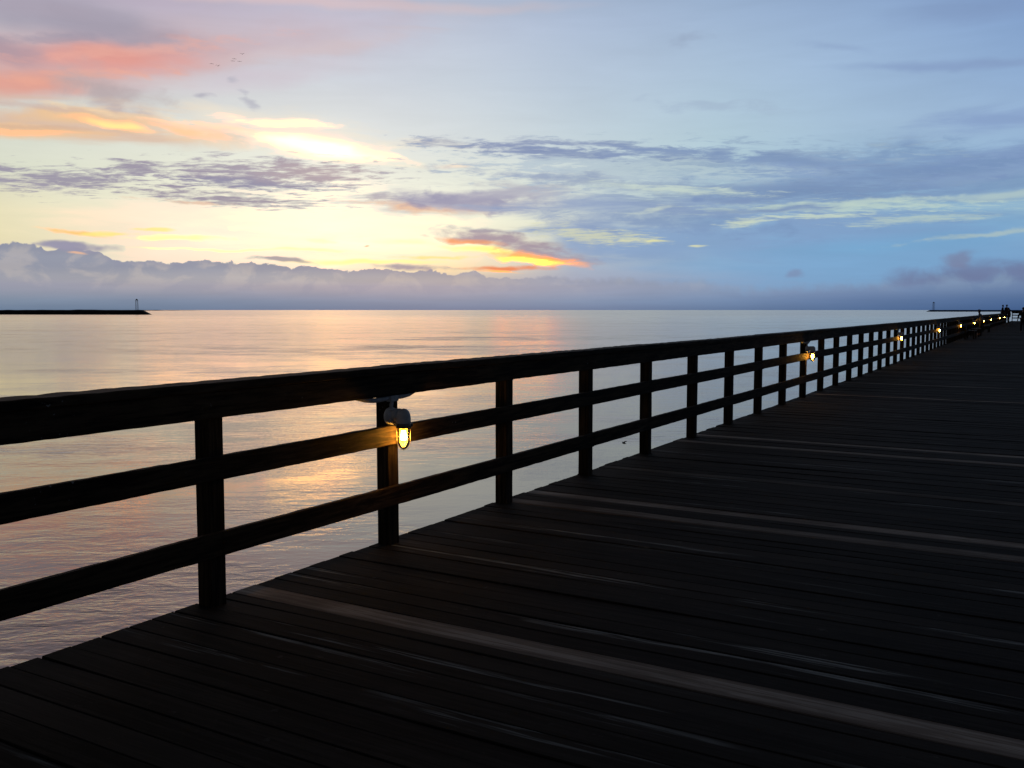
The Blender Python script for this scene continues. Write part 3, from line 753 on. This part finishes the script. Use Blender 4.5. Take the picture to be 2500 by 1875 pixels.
def person(loc, rz, label, shirt, pants, pose='stand', k=1.0, cap=False, fwd=0.0, arms=((.1, -.05), (.1, -.05))):
    """local frame: faces +y, z up; arms: (outward, forward) reach of each hand"""
    root = empty('person', loc, rz); root.scale = (k, k, k)
    tag(root, label, 'person')
    if pose == 'stand':
        pel = (0, 0, .93); kn = [(-.10, .02, .50), (.10, .03, .50)]; an = [(-.11, -.01, .09), (.12, .01, .09)]
    else:                                            # seated, origin at the seat height
        pel = (0, 0, .12); kn = [(-.12, .42, .08), (.12, .42, .08)]; an = [(-.12, .40, -.36), (.12, .44, -.36)]
    px, py, pz = pel
    ch = (0, py + fwd * .5, pz + .36); nk = (0, py + fwd * .8, pz + .53); hd0 = (0, py + fwd, pz + .60); hd1 = (0, py + fwd + .015, pz + .70); hd2 = (0, py + fwd + .01, pz + .78)
    P_ = [pel + (.12,), (0, py + fwd * .2, pz + .16, .115), ch + ((.15, .11),), nk + (.055,), hd0 + (.058,), hd1 + ((.078, .092),), hd2 + (.07,)]
    E_ = [(0, 1), (1, 2), (2, 3), (3, 4), (4, 5), (5, 6)]
    hands = []
    for s, (ox, oy) in zip((-1, 1), arms):
        sh = (s * .19, ch[1], pz + .46); hx = s * (.24 + ox); hy = ch[1] + oy; hz = pz + .46 - math.sqrt(max(.02, .56 ** 2 - (oy ** 2) - ox ** 2) * .9)
        el_ = ((sh[0] + hx) / 2 + s * .04, (sh[1] + hy) / 2 - .05, (sh[2] + hz) / 2 - .02)
        b = len(P_); P_ += [sh + (.058,), el_ + (.043,), (hx, hy, hz, .030), (hx, hy + .02, hz - .07, .036), (hx, hy + .04, hz - .13, .018)]
        E_ += [(2, b), (b, b + 1), (b + 1, b + 2), (b + 2, b + 3), (b + 3, b + 4)]; hands.append((sh, el_, (hx, hy, hz)))
    for q in (0, 1):
        b = len(P_); hip = ((-.09, .09)[q], py, pz - .04)
        P_ += [hip + (.088,), kn[q] + (.060,), an[q] + (.042,), (an[q][0], an[q][1] + .05, an[q][2] - .05, .040), (an[q][0] + (-.02, .02)[q], an[q][1] + .18, an[q][2] - .06, .030)]
        E_ += [(0, b), (b, b + 1), (b + 1, b + 2), (b + 2, b + 3), (b + 3, b + 4)]
    skin_mesh('body', P_, E_, M_SKIN, root)
    # shirt
    S_ = [(0, py, pz + .0, .150), (0, py + fwd * .2, pz + .16, (.150, .132)), ch + ((.182, .136),), (0, nk[1], pz + .49, .085)]
    SE = [(0, 1), (1, 2), (2, 3)]
    for sh, el_, hnd in hands:
        b = len(S_); S_ += [sh + (.078,), el_ + (.060,), tuple((el_[i] * .3 + hnd[i] * .7) for i in range(3)) + (.045,)]; SE += [(2, b), (b, b + 1), (b + 1, b + 2)]
    skin_mesh('shirt', S_, SE, shirt, root)
    L_ = [(0, py, pz + .02, .152)]; LE = []
    for q in (0, 1):
        b = len(L_); hip = ((-.09, .09)[q], py, pz - .05)
        L_ += [hip + (.108,), kn[q] + (.078,), (an[q][0], an[q][1], an[q][2] + .02, .062)]; LE += [(0, b), (b, b + 1), (b + 1, b + 2)]
    skin_mesh('trousers', L_, LE, pants, root)
    bm = bmesh.new(); bmesh.ops.create_uvsphere(bm, u_segments=16, v_segments=10, radius=1)
    hc = Vector((0, hd1[1] - .018, hd1[2] + .035))
    for v in bm.verts:
        c_ = v.co.copy(); v.co = Vector((c_.x * .092, c_.y * .108, c_.z * .098)) + hc
        if c_.y > .35 and c_.z < .35: v.co.y -= .07
    obj('hair', bm, M_HAIR, root, True)
    if cap:
        bm = bmesh.new(); lathe(bm, [(.105, 0), (.104, .05), (.08, .095), (0, .11)], 18, Matrix.Translation((0, hd1[1], hd1[2] + .04)))
        box(bm, (-.07, hd1[1] + .08, hd1[2] + .045), (.07, hd1[1] + .19, hd1[2] + .058))
        obj('cap', bm, shirt, root, True)
    return root
gray_shirt = cloth('grey_blue_shirt_cloth', (.22, .24, .30)); dk = cloth('dark_cloth', (.035, .035, .045)); jean = cloth('dark_trousers_cloth', (.03, .035, .055)); brn = cloth('brown_cloth', (.06, .045, .04))
# standing by the rail, grey shirt
p = on_plane(2393.5, 817, 0)
person((p.x, p.y, 0), R(80), 'person in a grey-blue shirt and cap standing at the railing between two lamps', gray_shirt, jean, 'stand', .90, True, .12, ((.0, .25), (.0, .3)))
p = on_plane(2496.5, 812, 0)
person((p.x, p.y, 0), R(10), 'dark-clothed person standing on the deck, cut off at the picture edge', dk, jean, 'stand', 1.0, False, .03)
ZC = 1.19
def on_rail(px):                                     # point of the cap rail under a pixel column
    d = ray(px, 760); best = min((abs(d.x / d.y * u_ + (3.81 + bend(u_))), u_) for u_ in [k * .1 for k in range(300, 1300)])
    return best[1]
u3 = on_rail(2447); person((-3.81 - bend(u3), u3, ZC), R(-95), 'lone person in dark clothes sitting up on the top rail of the pier', dk, jean, 'sit', 1.0, False, .05, ((.02, .2), (.02, .2)))
d4 = at_depth(2463, 757, 104); person((d4.x, d4.y, 0.0), R(70), 'smaller dark-clothed person standing beside the one seated on the far rail', brn, dk, 'stand', 1.04, False, .05)
u5 = min(on_rail(2470), UE - .4); person((-3.81 - bend(u5), u5, ZC), R(-140), 'person sitting on the far end of the top rail reaching an arm to a companion', dk, jean, 'sit', 1.06, True, .02, ((.35, .1), (.02, .2)))

# ================================================================== BENCHES by the rail
def bench(uc, label):
    root = empty('bench', (-3.33 - bend(uc), uc, 0)); tag(root, label, 'bench', 'dark benches backing onto the railing')
    bm = bmesh.new()
    for k in range(4): box(bm, (-.22 + .115 * k, -.9, .42), (-.22 + .115 * k + .10, .9, .455))
    obj('seat', bm, M_BENCH, root)
    bm = bmesh.new()
    for k in range(2): box(bm, (-.28 - .02 * k, -.9, .50 + .10 * k), (-.25 - .02 * k, .9, .58 + .10 * k))
    obj('backrest', bm, M_BENCH, root)
    for y in (-.75, .75):
        for x in (-.24, .18):
            bm = bmesh.new(); box(bm, (x - .035, y - .035, 0), (x + .035, y + .035, .418 if x > 0 else .66)); obj('leg', bm, M_BENCH, root)
    return root
bench(56.5, 'dark bench nearest the viewer, backed to the railing before the sixth lamp')
bench(61.8, 'dark bench on the deck beside the person in the grey shirt')
bench(74.0, 'dark bench against the railing beneath the seventh and eighth lamps')

# ================================================================== BREAKWATERS AND TOWERS
def breakwater(p0, p1, top_h, wid, label, seed, step=1.6):
    p0, p1 = Vector(p0), Vector(p1); L = (p1 - p0).length; t = (p1 - p0) / L; nrm_ = Vector((-t.y, t.x, 0))
    root_z = WATER; bm = bmesh.new(); n = int(L / step); m_ = 13; rows = []
    for i in range(n + 1):
        s_ = i * L / n
        env = min(1, s_ / (top_h * 2.6) + .02)                # tapers at the tip
        row = []
        for k in range(m_):
            q = -1 + 2 * k / (m_ - 1)
            prof = min(1, (1 - abs(q)) * 1.55)
            jt = noise.noise(Vector((s_ * .45, q * 3, seed))) * .45 + noise.noise(Vector((s_ * 1.3, q * 6, seed + 5))) * .25
            z_ = -1.2 + (top_h + 1.2) * prof * env + jt * min(1, prof * 3) * .7
            pt = p0 + t * (s_ + jt) + nrm_ * (q * wid + jt)
            row.append(bm.verts.new((pt.x, pt.y, root_z + z_)))
        rows.append(row)
    for A, B in zip(rows, rows[1:]):
        for k in range(m_ - 1): bm.faces.new((A[k], B[k], B[k + 1], A[k + 1]))
    o = obj('breakwater', bm, M_ROCK); tag(o, label, 'breakwater'); return o
def w_at(px, depth): d = at_depth(px, 757, depth); return (d.x, d.y, 0)
breakwater(w_at(371, 905), w_at(-330, 980), 3.95, 9, 'long low rock breakwater with a beacon tower near its tip, dark against pale water', 3)
breakwater(w_at(2259, 2550), w_at(2760, 2400), 4.4, 14, 'thin distant rock breakwater beyond the far end of the railing', 8, 4)
def tower(px, depth, base_z, h, wid, label):
    b = at_depth(px, 757, depth)
    root = empty('beacon_tower', (b.x, b.y, base_z), YAW + R(12)); tag(root, label, 'tower')
    t_ = wid * .05
    for sx in (-1, 1):
        for sy in (-1, 1):
            bm = bmesh.new(); tube(bm, [(sx * wid / 2, sy * wid / 2, 0), (sx * wid * .42, sy * wid * .42, h * .88)], t_, 6); obj('leg', bm, M_STEEL, root)
    bm = bmesh.new(); nb = 5
    for k in range(nb):
        za, zb = h * .88 * k / nb, h * .88 * (k + 1) / nb; ra, rb = wid * (.5 - .08 * k / nb), wid * (.5 - .08 * (k + 1) / nb)
        for s in (-1, 1):
            tube(bm, [(-ra, s * ra, za), (rb, s * rb, zb)], t_ * .45, 5); tube(bm, [(s * ra, ra, za), (s * rb, -rb, zb)], t_ * .45, 5)
            tube(bm, [(-rb, s * rb, zb), (rb, s * rb, zb)], t_ * .45, 5); tube(bm, [(s * rb, -rb, zb), (s * rb, rb, zb)], t_ * .45, 5)
    obj('bracing', bm, M_STEEL, root)
    bm = bmesh.new(); box(bm, (-wid * .62, -wid * .62, h * .88), (wid * .62, wid * .62, h * .90)); obj('platform', bm, M_STEEL, root)
    bm = bmesh.new(); lathe(bm, [(0, h * .90), (wid * .42, h * .90), (wid * .42, h * .965), (wid * .25, h * .99), (0, h)], 12); obj('lantern', bm, M_STEEL, root)
    return root
tower(334.5, 908, WATER + 3.6, 11.6, 2.1, 'dark skeletal beacon tower standing near the tip of the left breakwater')
tower(2279, 2548, WATER + 3.9, 22.5, 4.2, 'faint narrow beacon tower standing on the thin distant breakwater at right')

# low far shore just showing over the left breakwater
bm = bmesh.new(); prev = None
for k in range(120):
    px = -500 + k * 8.5; b = at_depth(px, 757, 7000)
    hgt = 5.2 + 9.0 * max(0, noise.noise(Vector((k * .09, 2, 0)))) + 2 * noise.noise(Vector((k * .4, 7, 0)))
    if px > 330: hgt *= max(0, 1 - (px - 330) / 180)
    a = bm.verts.new((b.x, b.y, WATER - 1)); c = bm.verts.new((b.x * 1.004, b.y * 1.004, WATER + hgt)); d_ = bm.verts.new((b.x * 1.06, b.y * 1.06, WATER - 1))
    if prev: bm.faces.new((prev[0], a, c, prev[1])); bm.faces.new((prev[1], c, d_, prev[2]))
    prev = (a, c, d_)
M_HILL = simple('far_shore', (.05, .06, .05), .9, .1, 0, .4, .01)
tag(obj('hills', bm, M_HILL), kind='structure')

# ================================================================== BIRDS
def bird(px, py, depth, span, flap, rz, label):
    c = at_depth(px, py, depth); root = empty('bird', c, YAW + rz); tag(root, label, 'bird', 'small dark birds flying in a loose flock')
    s = span
    bm = bmesh.new()
    tube(bm, [(0, -.26 * s, 0), (0, -.18 * s, .005 * s), (0, -.05 * s, 0), (0, .08 * s, .005 * s), (0, .16 * s, .015 * s), (0, .20 * s, .018 * s), (0, .25 * s, .012 * s)], [.010 * s, .03 * s, .055 * s, .05 * s, .028 * s, .03 * s, .004 * s], 8)
    for sd_ in (-1, 1):
        prof = [(0, .04, -.06, .10), (.20, flap * .6 + .03, -.055, .10), (.36, flap * .8 + .03, -.06, .075), (.5, flap * .55, -.10, .0)]
        rows = []
        for q, z_, y0, y1 in prof:
            rows.append([bm.verts.new((sd_ * q * s, y_ * s, (z_ + dz) * s)) for y_, dz in ((y1, 0), (y0, 0), (y0, -.012), (y1, -.02))])
        for A, B in zip(rows, rows[1:]):
            for k in range(4): bm.faces.new((A[k], A[(k + 1) % 4], B[(k + 1) % 4], B[k]))
    bmesh.ops.recalc_face_normals(bm, faces=bm.faces[:])
    o = obj('body', bm, M_BIRD, root); return root
D = 185
for px, py, fl, rz, lb in ((517, 155.5, -.06, 20, 'leftmost small bird of the flock in the pink sky'), (532, 161.5, .30, 0, 'lowest bird of the flock, wings raised in a shallow V'),
                           (568.5, 149, .0, 15, 'lower left bird of the tight group of three in the flock'), (572, 143.5, -.05, 25, 'upper bird of the tight group of three in the flock'),
                           (584.5, 150, .02, 20, 'lower right bird of the tight group of three in the flock'), (591.5, 132.5, .25, 10, 'highest bird of the flock, flying apart from the other birds')):
    bird(px, py, D, .82, fl, R(rz), lb)
b_ = bird(1524, 1083, 11.5, .12, .25, R(60), 'tiny bird skimming the water, seen through the railing opening')
del b_['group']

# ================================================================== render settings
sc.view_settings.view_transform = 'Standard'; sc.view_settings.look = 'None'; sc.view_settings.exposure = 0; sc.view_settings.gamma = 1
sc.render.engine = 'CYCLES'
sc.cycles.use_denoising = True
sc.cycles.max_bounces = 6; sc.cycles.transparent_max_bounces = 8
sc.cycles.sample_clamp_indirect = 4
sc.render.resolution_x = 1024; sc.render.resolution_y = 768
